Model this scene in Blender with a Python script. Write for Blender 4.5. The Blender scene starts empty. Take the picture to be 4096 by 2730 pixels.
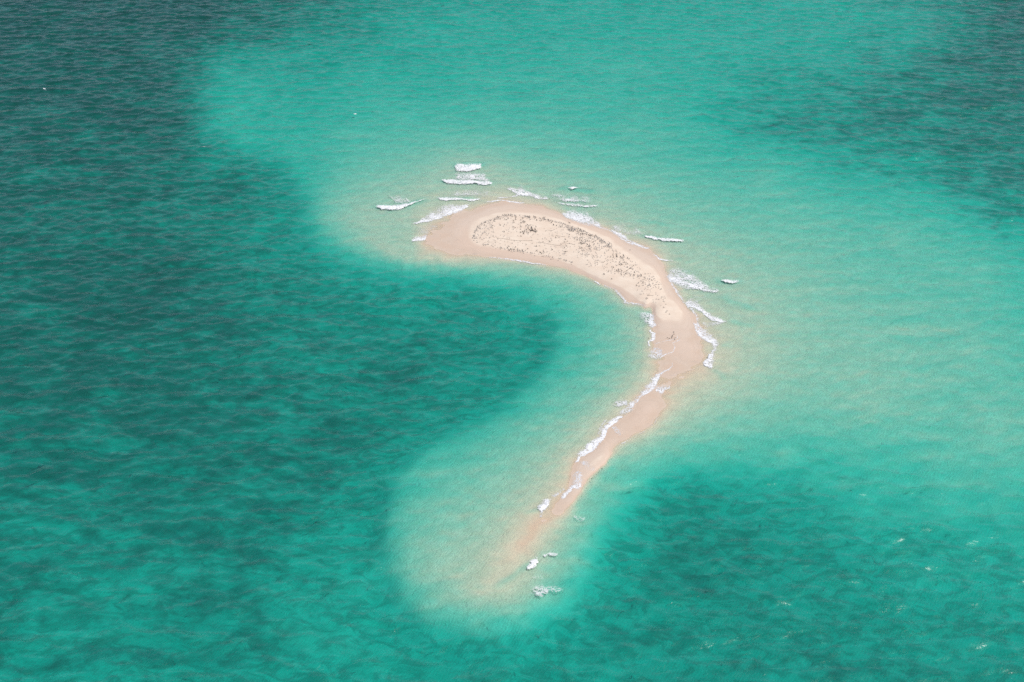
import bpy, bmesh, math, random
import numpy as np
from mathutils import Vector, Matrix

random.seed(7)
rng = np.random.default_rng(11)
scn = bpy.context.scene
col = scn.collection

# ------------------------------------------------------------------ camera
CAM_H, PITCH, VFOV = 300.0, math.radians(28.0), math.radians(25.0)
cam_d = bpy.data.cameras.new("camera")
cam = bpy.data.objects.new("camera", cam_d)
col.objects.link(cam)
cam.location = (0, 0, CAM_H)
cam.rotation_euler = (math.pi / 2 - PITCH, 0, 0)
cam_d.sensor_fit = 'HORIZONTAL'
cam_d.sensor_width = 36.0
cam_d.lens = 36.0 / (2 * math.tan(VFOV / 2) * 4096 / 2730)
cam_d.clip_start, cam_d.clip_end = 1.0, 40000.0
scn.camera = cam

# ------------------------------------------------------------------ light
SUN_EL, SUN_AZ = math.radians(60.0), math.radians(95.0)    # azimuth from +Y towards +X: ahead of the camera, to the right
world = bpy.data.worlds.new("World")
scn.world = world
world.use_nodes = True
nt = world.node_tree
nt.nodes.clear()
sky = nt.nodes.new("ShaderNodeTexSky")
sky.sky_type = 'NISHITA'
sky.sun_disc = False
sky.sun_elevation = SUN_EL
sky.sun_rotation = SUN_AZ
sky.air_density, sky.dust_density, sky.ozone_density = 1.0, 2.5, 1.0
bg = nt.nodes.new("ShaderNodeBackground")
bg.inputs[1].default_value = 0.15
out = nt.nodes.new("ShaderNodeOutputWorld")
nt.links.new(sky.outputs[0], bg.inputs[0])
nt.links.new(bg.outputs[0], out.inputs[0])

sun_d = bpy.data.lights.new("sun", 'SUN')
sun_d.energy, sun_d.angle, sun_d.color = 3.2, math.radians(0.53), (1.0, 0.96, 0.90)
sun = bpy.data.objects.new("sun", sun_d)
col.objects.link(sun)
sdir = Vector((math.sin(SUN_AZ) * math.cos(SUN_EL), math.cos(SUN_AZ) * math.cos(SUN_EL), math.sin(SUN_EL)))
sun.rotation_euler = sdir.to_track_quat('Z', 'Y').to_euler()
sun.location = sdir * 500

vs = scn.view_settings
vs.view_transform, vs.look, vs.exposure, vs.gamma, vs.use_curve_mapping = 'Standard', 'None', 0.04, 1.0, False
scn.render.engine = 'CYCLES'
scn.cycles.use_denoising = False
scn.cycles.max_bounces = 8
scn.cycles.transparent_max_bounces = 12
scn.cycles.sample_clamp_indirect = 4
scn.cycles.sample_clamp_direct = 1.0

# ------------------------------------------------------------------ where a point seen on the sea surface lies
FPX = 2353 * 0.5 / (math.tan(VFOV / 2) * 4096 / 2730)
CX, CY = 2353 / 2, 1568 / 2
sp, cp = math.sin(PITCH), math.cos(PITCH)

def ground(px, py, z=0.0):                     # survey coordinates (2353 wide) -> place on the level z
    u, v = (np.asarray(px, float) - CX) / FPX, (CY - np.asarray(py, float)) / FPX
    dx, dy, dz = u, cp + v * sp, -sp + v * cp
    s = (z - CAM_H) / dz
    return dx * s, dy * s

def survey(x, y):                              # place at sea level -> survey coordinates
    f = y * cp + CAM_H * sp
    up = y * sp - CAM_H * cp
    f = np.maximum(f, 1.0)
    return CX + FPX * x / f, CY - FPX * up / f

K = 2353 / 4096.0
def zm(x0, y0, s, pts):                        # points read off an enlarged survey sheet
    return [((x0 + a / s) * K, (y0 + b / s) * K) for a, b in pts]
Z1 = lambda p: zm(1400, 550, 2.353, p)
Z2 = lambda p: zm(1800, 820, 4.706, p)
Z3 = lambda p: zm(2200, 850, 4.706, p)
Z4 = lambda p: zm(2300, 1050, 3.361, p)
Z5 = lambda p: zm(2000, 1350, 2.613, p)
Z6 = lambda p: zm(1500, 1850, 2.353, p)
FU = lambda p: zm(0, 0, 1.0, p)

# ------------------------------------------------------------------ sea-floor survey: level lines and soundings
shore = FU([(1697,958),(1710,945),(1753,915),(1791,886),(1816,864),(1889,843),(1923,822),(1952,813),(2012,805),(2063,811),(2122,815),
 (2169,822),(2195,835),(2237,854),(2267,875),(2314,890),(2376,902),(2425,916),(2468,937),(2508,965),(2540,977),(2568,990),(2593,1000),
 (2610,1018),(2640,1045),(2655,1070),(2666,1108),(2690,1150),(2715,1190),(2745,1225),(2780,1260),(2785,1290),(2790,1325),(2806,1358),
 (2820,1395),(2830,1426),(2811,1461),(2765,1478),(2719,1492),(2690,1505),(2660,1540),(2650,1580),(2664,1618),(2647,1652),(2620,1683),
 (2574,1718),(2517,1748),(2474,1772),(2448,1801),(2442,1824),(2419,1855),(2381,1890),(2350,1922),(2326,1958),(2303,1996),(2274,2032),
 (2240,2062),(2200,2078),(2192,2058),(2214,2024),(2240,1992),(2272,1955),(2285,1900),(2300,1852),(2330,1828),(2375,1798),(2410,1745),
 (2440,1708),(2485,1668),(2525,1640),(2532,1614),(2560,1590),(2610,1555),(2625,1520),(2630,1480),(2625,1440),(2615,1400),(2612,1360),
 (2618,1333),(2612,1310),(2620,1290),(2612,1262),(2612,1245),(2590,1228),(2550,1215),(2510,1208),(2482,1178),(2455,1157),(2404,1134),
 (2380,1121),(2330,1098),(2289,1084),(2253,1070),(2189,1060),(2130,1050),(2076,1041),(1995,1030),(1949,1027),(1867,1015),(1782,992),(1723,979)])
crest = FU([(1885,952),(1890,920),(1902,896),(1932,882),(1987,865),(2044,856),(2097,860),(2172,871),(2246,888),(2299,903),(2370,931),(2434,960),
 (2455,980),(2508,1020),(2572,1062),(2604,1080),(2636,1116),(2640,1148),(2660,1193),(2710,1228),(2725,1260),(2702,1282),(2640,1275),
 (2621,1250),(2586,1225),(2556,1208),(2540,1188),(2508,1165),(2467,1144),(2419,1126),(2360,1100),(2289,1062),(2242,1045),(2204,1026),
 (2119,1011),(2012,996),(1949,986),(1906,973)])
line1 = [(930,599),(885,580),(850,545),(838,490),(900,452),(985,408),(1050,372),(1130,380),(1200,410),(1300,436),(1400,468),(1500,520),(1600,570),
 (1680,630),(1740,690),(1765,760),(1762,830),(1715,885),(1640,925),(1570,965),(1500,1005),(1440,1030),(1400,1058),(1362,1100),(1330,1150),
 (1310,1190),(1282,1232),(1245,1285),(1215,1345),(1170,1372),(1100,1372),(1065,1345),(1085,1290),(1115,1230),(1155,1178),(1205,1125),(1250,1070),
 (1290,1020),(1340,965),(1400,910),(1452,850),(1466,780),(1440,710),(1385,667),(1300,634),(1200,612),(1080,609),(990,606)]
line2 = [(735,505),(742,440),(800,370),(880,325),(1000,295),(1150,290),(1300,305),(1450,345),(1600,395),(1750,440),(1900,490),(2050,570),(2200,680),(2300,800),(2290,900),(2150,960),(2000,970),(1850,965),(1700,990),(1580,1020),(1500,1045),(1430,1083),(1375,1155),(1345,1225),(1305,1295),(1255,1365),(1185,1398),(1080,1402),
 (1005,1378),(945,1322),(935,1260),(960,1200),(1005,1140),(1065,1080),(1140,1020),(1225,958),(1310,900),(1366,840),(1376,770),(1356,712),(1306,672),
 (1200,634),(1080,619),(950,607),(850,589),(785,556)]
line3 = [(545,312),(640,335),(690,380),(700,430),(705,490),(735,545),(800,588),(900,612),(1050,628),(1200,655),(1275,700),
 (1298,760),(1280,820),(1210,890),(1110,965),(990,1030),(905,1110),(890,1200),(900,1290),(930,1362),(1000,1410),(1100,1432),(1200,1422),
 (1290,1375),(1345,1290),(1388,1200),(1440,1122),(1500,1078),(1600,1055)]
line4 = [(470,110),(452,215),(455,285),(512,338),(612,366),(652,402),(664,440),(668,500),(700,568),(778,615),(890,636),(1040,654),(1175,684),(1240,718),
 (1258,765),(1242,815),(1178,875),(1080,940),(960,1003),(880,1086),(862,1200),(874,1298),(908,1380),(992,1434),(1100,1452),(1212,1442),(1312,1392),
 (1372,1305),(1415,1215),(1460,1145),(1510,1105),(1600,1088)]
LEV = np.array([-2.0, -1.0, 0.0, 1.0, 2.0, 3.0, 4.0, 5.0, 6.0])
ZED = np.array([1.30, 0.62, 0.0, -0.46, -1.22, -2.3, -4.2, -6.8, -9.8])
# soundings: survey place, depth, how much of the bottom is weed and reef
soundings = [(100,100,7.0,.65),(320,90,6.5,.6),(470,50,6.5,.6),(100,400,7.0,.5),(400,450,6.4,.45),(200,250,7.0,.6),(300,700,8,.6),(560,600,6.5,.35),(640,700,6.3,.4),
 (560,400,6.0,.4),(600,480,5.2,.2),(420,250,7,.5),(900,690,5.5,.3),(1150,720,4.3,.2),(1080,840,5.2,.25),(900,940,5.8,.4),(700,830,6,.45),(450,850,6.6,.5),
 (300,1000,6.3,.5),(100,900,7,.6),(80,1200,5.8,.5),(500,1150,6.2,.55),(720,1060,6.0,.5),(780,1200,4.6,.3),(300,1400,5.6,.38),(600,1380,5.4,.36),
 (60,1500,5.8,.42),(820,1400,4.2,.3),(900,1500,5.4,.3),(1150,1510,5.2,.25),(1400,1500,6,.35),(1480,1180,5.8,.25),(1430,1300,5.5,.25),(1400,1400,4.8,.4),
 (1620,1130,5.6,.25),(1800,1250,6.4,.2),(1650,1400,6.6,.25),(2000,1150,3.6,.2),(1800,1090,3.4,.15),(2200,1100,1.9,.05),(2300,1300,4.8,.25),(2080,1430,6.8,.3),
 (2280,1500,6.8,.3),(2340,1000,1.2,.02),(1850,1500,6.5,.4),(620,50,5.2,.4),(720,20,4.6,.3),(640,140,2.8,.06),(505,150,2.75,.08),(488,215,2.7,.06),(492,270,2.6,.04),(820,90,3.1,.08),(1000,40,2.5,.05),(1300,50,2.3,.05),(1600,60,2.3,.06),
 (1900,60,2.3,.05),(1000,190,2.05,0),(1300,190,1.75,.02),(700,250,2.5,0),(600,280,2.8,.02),(900,270,1.55,0),(1500,250,1.6,.03),(1700,140,2.5,.1),(1690,290,2.7,.25),
 (2100,60,3.2,.15),(2300,60,5.8,.5),(2300,250,5.0,.5),(2000,250,4.0,.5),(1860,280,3.5,.45),(1780,210,3.1,.35),(2020,360,3.2,.42),(2200,370,4.0,.5),(2320,470,3.5,.42),
 (2130,500,1.6,.08),(1900,430,1.8,.1),(2250,620,1.2,.02),(2050,560,1.0,0),(2250,780,.98,0),(1900,800,.78,0),(2000,950,.9,0),(2250,930,1.0,0),
 (2120,130,4.2,.42),(1750,420,1.1,0),(950,572,.34,0),(925,590,.5,0),(905,548,.5,0),(945,535,.32,0),(1000,595,.3,0),(1100,330,.85,0),(1300,360,.85,0),(1500,420,.85,0)]

def densify(poly, step, closed=True):
    o, n = [], len(poly)
    for i in range(n if closed else n - 1):
        a, b = np.array(poly[i]), np.array(poly[(i + 1) % n])
        k = max(1, int(round(np.hypot(*(b - a)) / step)))
        o += [tuple(a + (b - a) * j / k) for j in range(k)]
    if not closed: o.append(tuple(poly[-1]))
    return o

ctr, val = [], []
for pl, lv, st, cl in ((shore, 0, 11, True), (crest, -1, 18, True), (line1, 1, 26, True), (line2, 2, 34, True), (line3, 3, 34, False), (line4, 3.95, 34, False)):
    d = densify(pl, st, cl)
    ctr += d; val += [lv] * len(d)
for a in FU([(1960,920),(2060,900),(2150,925),(2250,960),(2350,1000),(2430,1040),(2520,1090)]):
    ctr.append(a); val.append(-1.9)
for a in FU([(2720,1380),(2760,1420),(2690,1310),(2585,1640),(2540,1690),(2430,1780)]):
    ctr.append(a); val.append(-.42)
for a, b, l in ((1248,1205,.03),(1225,1235,.07),(1208,1262,.12),(1186,1300,.20),(1160,1332,.32),(1130,1350,.5)):
    ctr.append((a, b)); val.append(l)
for px, py, d, w in soundings:
    ctr.append((px, py)); val.append(float(np.interp(d, -ZED, LEV)))
ctr, val = np.array(ctr), np.array(val, float)

def rbf(cen, v, pts, eps=6.0, lam=0.3):
    n = len(cen)
    r = np.sqrt(((cen[:, None] - cen[None]) ** 2).sum(-1) + eps * eps)
    A = np.zeros((n + 1, n + 1)); A[:n, :n] = r - lam * np.eye(n); A[:n, n] = A[n, :n] = 1
    w = np.linalg.solve(A, np.append(v, 0))
    o = np.empty(len(pts))
    for i in range(0, len(pts), 8000):
        p = pts[i:i + 8000]
        d2 = (p ** 2).sum(1)[:, None] + (cen ** 2).sum(1)[None] - 2 * p @ cen.T
        o[i:i + 8000] = np.sqrt(np.maximum(d2, 0) + eps * eps) @ w[:n] + w[n]
    return o

GS = 6.0
gx, gy = np.arange(-420, 2780, GS), np.arange(-260, 1900, GS)
GX, GY = np.meshgrid(gx, gy)
gp = np.stack([GX.ravel(), GY.ravel()], 1)
T = rbf(ctr, val, gp).reshape(GX.shape).clip(-2, 5.9)
wp = np.array([(a, b) for a, b, _, _ in soundings] + line3[::2] + line1[::3] + line2[::3])
wv = np.array([w for _, _, _, w in soundings] + [0.03] * len(line3[::2]) + [0.0] * (len(line1[::3]) + len(line2[::3])))
WEED = rbf(wp, wv, gp, eps=20).reshape(GX.shape).clip(0, 1)

def sample(F, x, y):
    px, py = survey(np.asarray(x, float), np.asarray(y, float))
    fx = ((px - gx[0]) / GS).clip(0, len(gx) - 1.001); fy = ((py - gy[0]) / GS).clip(0, len(gy) - 1.001)
    i, j = fx.astype(int), fy.astype(int); a, b = fx - i, fy - j
    return F[j, i] * (1 - a) * (1 - b) + F[j, i + 1] * a * (1 - b) + F[j + 1, i] * (1 - a) * b + F[j + 1, i + 1] * a * b

def lattice(n, seed):
    return np.random.default_rng(seed).standard_normal((n, n))
def vnoise(x, y, scale, seed):                 # smooth value noise
    L = lattice(256, seed)
    fx, fy = np.asarray(x) / scale + 1000, np.asarray(y) / scale + 1000
    i, j = np.floor(fx).astype(int), np.floor(fy).astype(int); a, b = fx - i, fy - j
    a, b = a * a * (3 - 2 * a), b * b * (3 - 2 * b)
    g = lambda p, q: L[q % 256, p % 256]
    return g(i, j) * (1 - a) * (1 - b) + g(i + 1, j) * a * (1 - b) + g(i, j + 1) * (1 - a) * b + g(i + 1, j + 1) * a * b

def floor_z(x, y):
    t = sample(T, x, y)
    n = 0.5 * vnoise(x, y, 9, 1) + 0.35 * vnoise(x, y, 3.5, 2) + 0.5 * vnoise(x, y, 24, 3)
    t = t + 0.10 * n * np.where(t > 0, np.interp(t, [0, .9, 1.9, 2.6, 4], [1.0, .15, .3, 2.0, 2.4]), np.clip(1.0 - np.abs(t), .12, 1))
    return np.interp(t, LEV, ZED)

# ------------------------------------------------------------------ sea surface: a wave field summed from a spectrum
STEP = 0.9
X0, X1, Y0, Y1 = -450.0, 450.0, 318.0, 1228.0
NXW, NYW = int((X1 - X0) / STEP) + 1, int((Y1 - Y0) / STEP) + 1
N = 1024
k1 = 2 * np.pi * np.fft.fftfreq(N, STEP)
KX, KY = np.meshgrid(k1, k1)
KK = np.hypot(KX, KY); KK[0, 0] = 1e-6
TH = np.arctan2(KY, KX)
def sea(peak, width, direction, spread, std, seed):
    lam = 2 * np.pi / KK
    amp = np.exp(-0.5 * (np.log(lam / peak) / width) ** 2) / KK
    c = np.cos(TH - direction)
    amp = amp * np.where(c > 0, np.abs(c) ** spread, 0)
    amp[0, 0] = 0
    r = np.random.default_rng(seed)
    F = amp * (r.standard_normal((N, N)) + 1j * r.standard_normal((N, N)))
    h = np.fft.ifft2(F)
    s = std / h.real.std()
    dx = np.fft.ifft2(F * (-1j) * KX / KK).real * s
    dy = np.fft.ifft2(F * (-1j) * KY / KK).real * s
    return np.stack([h.real * s, dx, dy])
D0 = -math.pi / 2
WL = (sea(20, .25, D0 + .10, 6, .15, 1) + sea(10.0, .38, D0 - .05, 1.6, .22, 2))[:, :NYW, :NXW]
W = sea(5.0, .30, D0 + .15, 1.0, .10, 3)[:, :NYW, :NXW]
xs, ys = X0 + STEP * np.arange(NXW), Y0 + STEP * np.arange(NYW)
WX, WY = np.meshgrid(xs, ys)
TW = sample(T, WX, WY)
damp = np.interp(TW, [0.0, 0.6, 1.4, 2.4, 3.5], [0.06, 0.2, 0.55, 0.9, 1.0])
edge = np.minimum(np.minimum(WX - X0, X1 - WX), np.minimum(WY - Y0, Y1 - WY))
damp = damp * np.clip(edge / 20, 0, 1)
dampl = np.interp(TW, [0.0, 1.0, 2.0, 3.0, 3.9], [0.03, 0.10, 0.42, 0.95, 1.05]) * np.clip(edge / 20, 0, 1)
WZ = W[0] * damp + WL[0] * dampl
CHX, CHY = 0.35 * (W[1] * damp + WL[1] * dampl), 0.35 * (W[2] * damp + WL[2] * dampl)
# waves bent round the shoals: low crests that follow the level lines
rip = np.sin(TW * 30 + 3.0 * vnoise(WX, WY, 16, 8) + 1.5 * vnoise(WX, WY, 5, 9))
WZ += 0.016 * rip * np.interp(TW, [0.15, 0.5, 1.6, 2.3], [0, 1, 1, 0]) * np.clip(vnoise(WX, WY, 30, 10) + .5, 0, 1.2)

def seg_dist(x, y, pl):
    best = np.full(x.shape, 1e9); tt = np.zeros(x.shape); L = 0
    seg = []
    for a, b in zip(pl[:-1], pl[1:]):
        l = math.hypot(b[0] - a[0], b[1] - a[1]) + 1e-9; seg.append((a, b, l, L)); L += l
    for a, b, l, s0 in seg:
        t = ((x - a[0]) * (b[0] - a[0]) + (y - a[1]) * (b[1] - a[1])) / l / l
        t = t.clip(0, 1)
        d = np.hypot(x - a[0] - t * (b[0] - a[0]), y - a[1] - t * (b[1] - a[1]))
        m = d < best
        best = np.where(m, d, best); tt = np.where(m, (s0 + t * l) / L, tt)
    return best, tt

def world_line(pl):
    x, y = ground([p[0] for p in pl], [p[1] for p in pl])
    return list(zip(x, y))

def add_ridge(pl, height, width):
    w = world_line(pl)
    ax = [p[0] for p in w]; ay = [p[1] for p in w]
    i0, i1 = int((min(ax) - X0 - 9) / STEP), int((max(ax) - X0 + 9) / STEP)
    j0, j1 = int((min(ay) - Y0 - 9) / STEP), int((max(ay) - Y0 + 9) / STEP)
    s = (slice(j0, j1), slice(i0, i1))
    d, t = seg_dist(WX[s], WY[s], w)
    tap = np.clip(np.minimum(t, 1 - t) * 5, 0.0, 1)
    WZ[s] += .7 * height * tap * np.exp(-(d / (1.25 * width)) ** 2) * (1 + .2 * vnoise(WX[s], WY[s], 2.5, 21))

ridges = [
 (Z1([(930,275),(1000,262),(1130,262),(1260,255),(1330,262)]), .55, 2.2), (Z1([(760,405),(850,412),(1050,425),(1280,435),(1400,420)]), .45, 1.8),
 (Z1([(190,655),(240,650),(380,662),(530,640),(650,605),(760,575)]), .5, 2.0), (Z1([(780,570),(900,575),(1050,578),(1240,572)]), .3, 1.5),
 (Z1([(1930,470),(2050,485),(2200,500),(2353,520)]), .45, 2.4), (Z3([(1650,420),(1800,450),(2130,510),(2340,525),(2500,515)]), .35, 1.5),
 (Z4([(1850,210),(1960,255),(2130,272),(2300,250)]), .4, 1.7), (Z4([(1950,420),(2100,530),(2250,570),(2400,620),(2500,650)]), .42, 1.8),
 (Z4([(2040,790),(2200,815),(2353,840),(2480,870)]), .32, 1.5), (Z4([(1940,1105),(2050,1110),(2150,1150)]), .2, 1.2),
 (Z4([(1860,1425),(1950,1500),(2050,1600)]), .25, 1.2), (Z6([(1100,1215),(1200,1140),(1320,1060),(1430,975),(1520,910)]), .45, 1.1),
 (Z6([(1380,480),(1480,460),(1540,440),(1600,390)]), .25, 1.0), (Z1([(1700,105),(1900,125),(2100,140),(2300,160)]), .35, 3.0),
 (FU([(2570,620),(2700,640),(2800,650)]), .3, 3.0), (FU([(1340,458),(1420,458),(1500,462)]), .45, 2.6), (FU([(880,250),(950,240),(1080,262)]), .4, 3.2),
 (FU([(120,360),(175,362),(260,372)]), .35, 2.4), (FU([(700,592),(815,592),(890,600)]), .3, 2.2), (FU([(2540,880),(2620,890),(2700,905)]), .3, 1.6),
]
for r in ridges: add_ridge(*r)

def surf_z(x, y):
    fx = ((np.asarray(x) - X0) / STEP).clip(0, NXW - 1.001); fy = ((np.asarray(y) - Y0) / STEP).clip(0, NYW - 1.001)
    i, j = fx.astype(int), fy.astype(int); a, b = fx - i, fy - j
    return WZ[j, i] * (1 - a) * (1 - b) + WZ[j, i + 1] * a * (1 - b) + WZ[j + 1, i] * (1 - a) * b + WZ[j + 1, i + 1] * a * b

# ------------------------------------------------------------------ materials
def new_mat(name):
    m = bpy.data.materials.new(name); m.use_nodes = True
    m.node_tree.nodes.clear()
    return m, m.node_tree.nodes, m.node_tree.links
class G:
    """small helper to wire node graphs"""
    def __init__(s, name):
        s.m, s.n, s.l = new_mat(name)
        s.pos = s.n.new("ShaderNodeNewGeometry").outputs["Position"]
    def node(s, t, **kw):
        o = s.n.new(t)
        for k, v in kw.items(): setattr(o, k, v)
        return o
    def put(s, sock, v):
        if isinstance(v, (int, float, tuple)): sock.default_value = v
        else: s.l.new(v, sock)
    def math(s, op, a, b=0.0, clamp=False):
        o = s.node("ShaderNodeMath", operation=op, use_clamp=clamp); s.put(o.inputs[0], a); s.put(o.inputs[1], b); return o.outputs[0]
    def noise(s, scale, stretch=(1, 1, 1), detail=3.0, rough=.55, off=(0, 0, 0), dist=0.0):
        mp = s.node("ShaderNodeMapping"); s.l.new(s.pos, mp.inputs[0]); mp.inputs[3].default_value = stretch; mp.inputs[1].default_value = off
        o = s.node("ShaderNodeTexNoise"); s.l.new(mp.outputs[0], o.inputs["Vector"])
        o.inputs["Scale"].default_value = scale; o.inputs["Detail"].default_value = detail; o.inputs["Roughness"].default_value = rough; o.inputs["Distortion"].default_value = dist
        return o.outputs[0]
    def ramp(s, v, lo, hi, a=0.0, b=1.0, smooth=True):
        o = s.node("ShaderNodeMapRange"); o.interpolation_type = 'SMOOTHSTEP' if smooth else 'LINEAR'
        s.put(o.inputs[0], v); s.put(o.inputs[1], lo); s.put(o.inputs[2], hi); s.put(o.inputs[3], a); s.put(o.inputs[4], b); return o.outputs[0]
    def mix(s, f, a, b):
        o = s.node("ShaderNodeMix", data_type='RGBA'); s.put(o.inputs[0], f); s.put(o.inputs[6], a); s.put(o.inputs[7], b); return o.outputs[2]
    def attr(s, name):
        return s.node("ShaderNodeAttribute", attribute_name=name).outputs["Fac"]
    def bump(s, h, dist, strength=1.0, normal=None):
        o = s.node("ShaderNodeBump"); s.put(o.inputs["Height"], h); o.inputs["Distance"].default_value = dist; o.inputs["Strength"].default_value = strength
        if normal is not None: s.l.new(normal, o.inputs["Normal"])
        return o.outputs[0]
    def z(s):
        o = s.node("ShaderNodeSeparateXYZ"); s.l.new(s.pos, o.inputs[0]); return o.outputs[2]
    def done(s, surf, vol=None):
        o = s.node("ShaderNodeOutputMaterial"); s.l.new(surf, o.inputs[0])
        if vol is not None: s.l.new(vol, o.inputs[1])
        return s.m
C4 = lambda r, g, b: (r, g, b, 1.0)

def sand_material(name):
    g = G(name)
    z = g.z()
    big, mid, fine = g.noise(.03, detail=4), g.noise(.16, detail=5, rough=.6), g.noise(1.3, detail=5, rough=.7)
    zz = g.math('ADD', z, g.math('MULTIPLY', g.math('SUBTRACT', mid, .5), .22))
    dry = g.mix(g.ramp(mid, .3, .7), C4(.62, .50, .39), C4(.68, .57, .455))
    damp_ = g.mix(g.ramp(big, .35, .65), C4(.55, .42, .325), C4(.55, .44, .35))
    soaked = g.mix(g.ramp(mid, .35, .65), C4(.52, .39, .29), C4(.53, .415, .32))
    under = g.mix(g.ramp(mid, .3, .7), C4(.54, .46, .36), C4(.61, .53, .42))
    c = g.mix(g.ramp(zz, .44, .64), damp_, dry)
    c = g.mix(g.ramp(zz, .06, .30), soaked, c)
    c = g.mix(g.ramp(zz, -.10, .05), under, c)
    tide = g.node("ShaderNodeTexWave"); tide.inputs["Scale"].default_value = 1.0; cz = g.node("ShaderNodeCombineXYZ"); g.put(cz.inputs[0], g.math('MULTIPLY', g.math('ADD', z, g.math('MULTIPLY', big, .5)), 2.6)); g.l.new(cz.outputs[0], tide.inputs["Vector"])
    c = g.mix(g.math('MULTIPLY', g.math('MULTIPLY', g.ramp(tide.outputs[1], .8, 1.0), g.ramp(mid, .4, .6)), .16), c, C4(.40, .30, .22))   # tide marks
    # weed and reef on the deeper floor
    wd = g.attr("weed")
    pt = g.math('ADD', g.math('MULTIPLY', g.noise(.06, (.6, .8, 1), detail=6, rough=.66, dist=.7), .7), g.math('MULTIPLY', g.noise(.2, (.7, 1, 1), detail=4, rough=.62), .3))
    k = g.math('ADD', g.math('SUBTRACT', pt, .70), g.math('MULTIPLY', wd, .46))
    weedc = g.mix(g.ramp(mid, .35, .65), C4(.12, .145, .13), C4(.24, .225, .185))
    c = g.mix(g.ramp(k, -.09, .13, 0, .76), c, weedc)
    mot = g.noise(.17, (.7, 1, 1), detail=5, rough=.65, dist=1.2, off=(31, 17, 0))
    c = g.mix(g.math('MULTIPLY', g.ramp(mot, .42, .62), g.ramp(z, -2.2, -4.5, 0, .48)), c, C4(.17, .18, .14))                    # algae mottling of deeper sand, also imitating the chop's sky-reflection dapples in colour
    c = g.mix(g.math('MULTIPLY', g.ramp(fine, .35, .7), .10), c, C4(.36, .28, .2))
    # ripple marks in the sand under water
    rw = g.node("ShaderNodeTexWave"); rw.inputs["Scale"].default_value = .30; rw.inputs["Distortion"].default_value = 9; rw.inputs["Detail"].default_value = 3; rw.inputs["Detail Scale"].default_value = .6
    mp = g.node("ShaderNodeMapping"); g.l.new(g.pos, mp.inputs[0]); mp.inputs[2].default_value = (0, 0, .5); g.l.new(mp.outputs[0], rw.inputs["Vector"])
    amt = g.ramp(z, .05, -.25)
    h = g.math('ADD', g.math('MULTIPLY', g.math('MULTIPLY', rw.outputs[1], amt), .035), g.math('MULTIPLY', fine, .03))
    h = g.math('ADD', h, g.math('MULTIPLY', g.noise(.45, detail=5, rough=.6, dist=1.0), g.math('MULTIPLY', g.ramp(z, .1, -.4, .04, .6), g.ramp(z, -1.2, -3.5, 1.0, .25))))
    b = g.bump(h, 1.0, .9)
    p = g.node("ShaderNodeBsdfPrincipled")
    g.put(p.inputs["Base Color"], c); g.put(p.inputs["Roughness"], g.ramp(zz, .05, .5, .45, .9)); p.inputs["Specular IOR Level"].default_value = .3
    g.l.new(b, p.inputs["Normal"])
    return g.done(p.outputs[0])
M_SAND = sand_material("sand")

g = G("sea_water")
paws = g.ramp(g.noise(.055, (.6, 1, 1), detail=4, rough=.62, dist=.8), .36, .66, .08, 1.15)     # rippled and slick patches left by the wind
rp = g.math('ADD', g.math('MULTIPLY', g.noise(.16, (.7, 1, 1), detail=3, rough=.55, dist=.5), 1.05), g.math('MULTIPLY', g.math('MULTIPLY', g.noise(.75, (.8, 1, 1), detail=4, rough=.6, off=(7, 3, 0)), paws), .32))
nrm = g.bump(rp, 1.0, .75)
fr = g.node("ShaderNodeFresnel"); fr.inputs[0].default_value = 1.33; g.l.new(nrm, fr.inputs[1])
gl = g.node("ShaderNodeBsdfGlossy"); gl.inputs["Roughness"].default_value = .18; g.l.new(nrm, gl.inputs["Normal"])
tr = g.node("ShaderNodeBsdfTransparent"); tr.inputs[0].default_value = C4(.97, .98, .97)
mx = g.node("ShaderNodeMixShader"); g.l.new(fr.outputs[0], mx.inputs[0]); g.l.new(tr.outputs[0], mx.inputs[1]); g.l.new(gl.outputs[0], mx.inputs[2])
veil = g.node("ShaderNodeBsdfDiffuse"); veil.inputs[0].default_value = C4(.50, .50, .46)       # grey veil put in for haze and light scattered by suspended sand and bubbles
m2 = g.node("ShaderNodeMixShader"); m2.inputs[0].default_value = .008; g.l.new(mx.outputs[0], m2.inputs[1]); g.l.new(veil.outputs[0], m2.inputs[2])
va = g.node("ShaderNodeVolumeAbsorption")
KR, KG, KB = .40, .035, .0345                                        # absorbed per metre
va.inputs["Density"].default_value = KR
va.inputs["Color"].default_value = C4(0.0, 1 - KG / KR, 1 - KB / KR)
M_SEA = g.done(m2.outputs[0], va.outputs[0])

g = G("foam")
dn = g.attr("dens")
vor = g.node("ShaderNodeTexVoronoi", feature='DISTANCE_TO_EDGE'); vor.inputs["Scale"].default_value = 1.25
mp = g.node("ShaderNodeMapping"); mp.inputs[3].default_value = (.8, .55, 1)
wob = g.node("ShaderNodeTexNoise"); wob.inputs["Scale"].default_value = .5; wob.inputs["Detail"].default_value = 3; g.l.new(g.pos, wob.inputs["Vector"])
ad = g.node("ShaderNodeMix", data_type='VECTOR'); ad.factor_mode = 'UNIFORM'; ad.blend_type = 'MIX' if hasattr(ad, 'blend_type') else 'MIX'
vm = g.node("ShaderNodeVectorMath", operation='MULTIPLY_ADD'); g.l.new(wob.outputs["Color"], vm.inputs[0]); vm.inputs[1].default_value = (3, 3, 0); g.l.new(g.pos, vm.inputs[2])
g.l.new(vm.outputs[0], mp.inputs[0]); g.l.new(mp.outputs[0], vor.inputs["Vector"])
lace = g.ramp(vor.outputs["Distance"], 0.0, .30, 1, 0)
val_ = g.math('ADD', g.math('MULTIPLY', lace, .42), g.math('MULTIPLY', g.noise(1.1, (.6, 1, 1), detail=7, rough=.75), .85))
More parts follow.
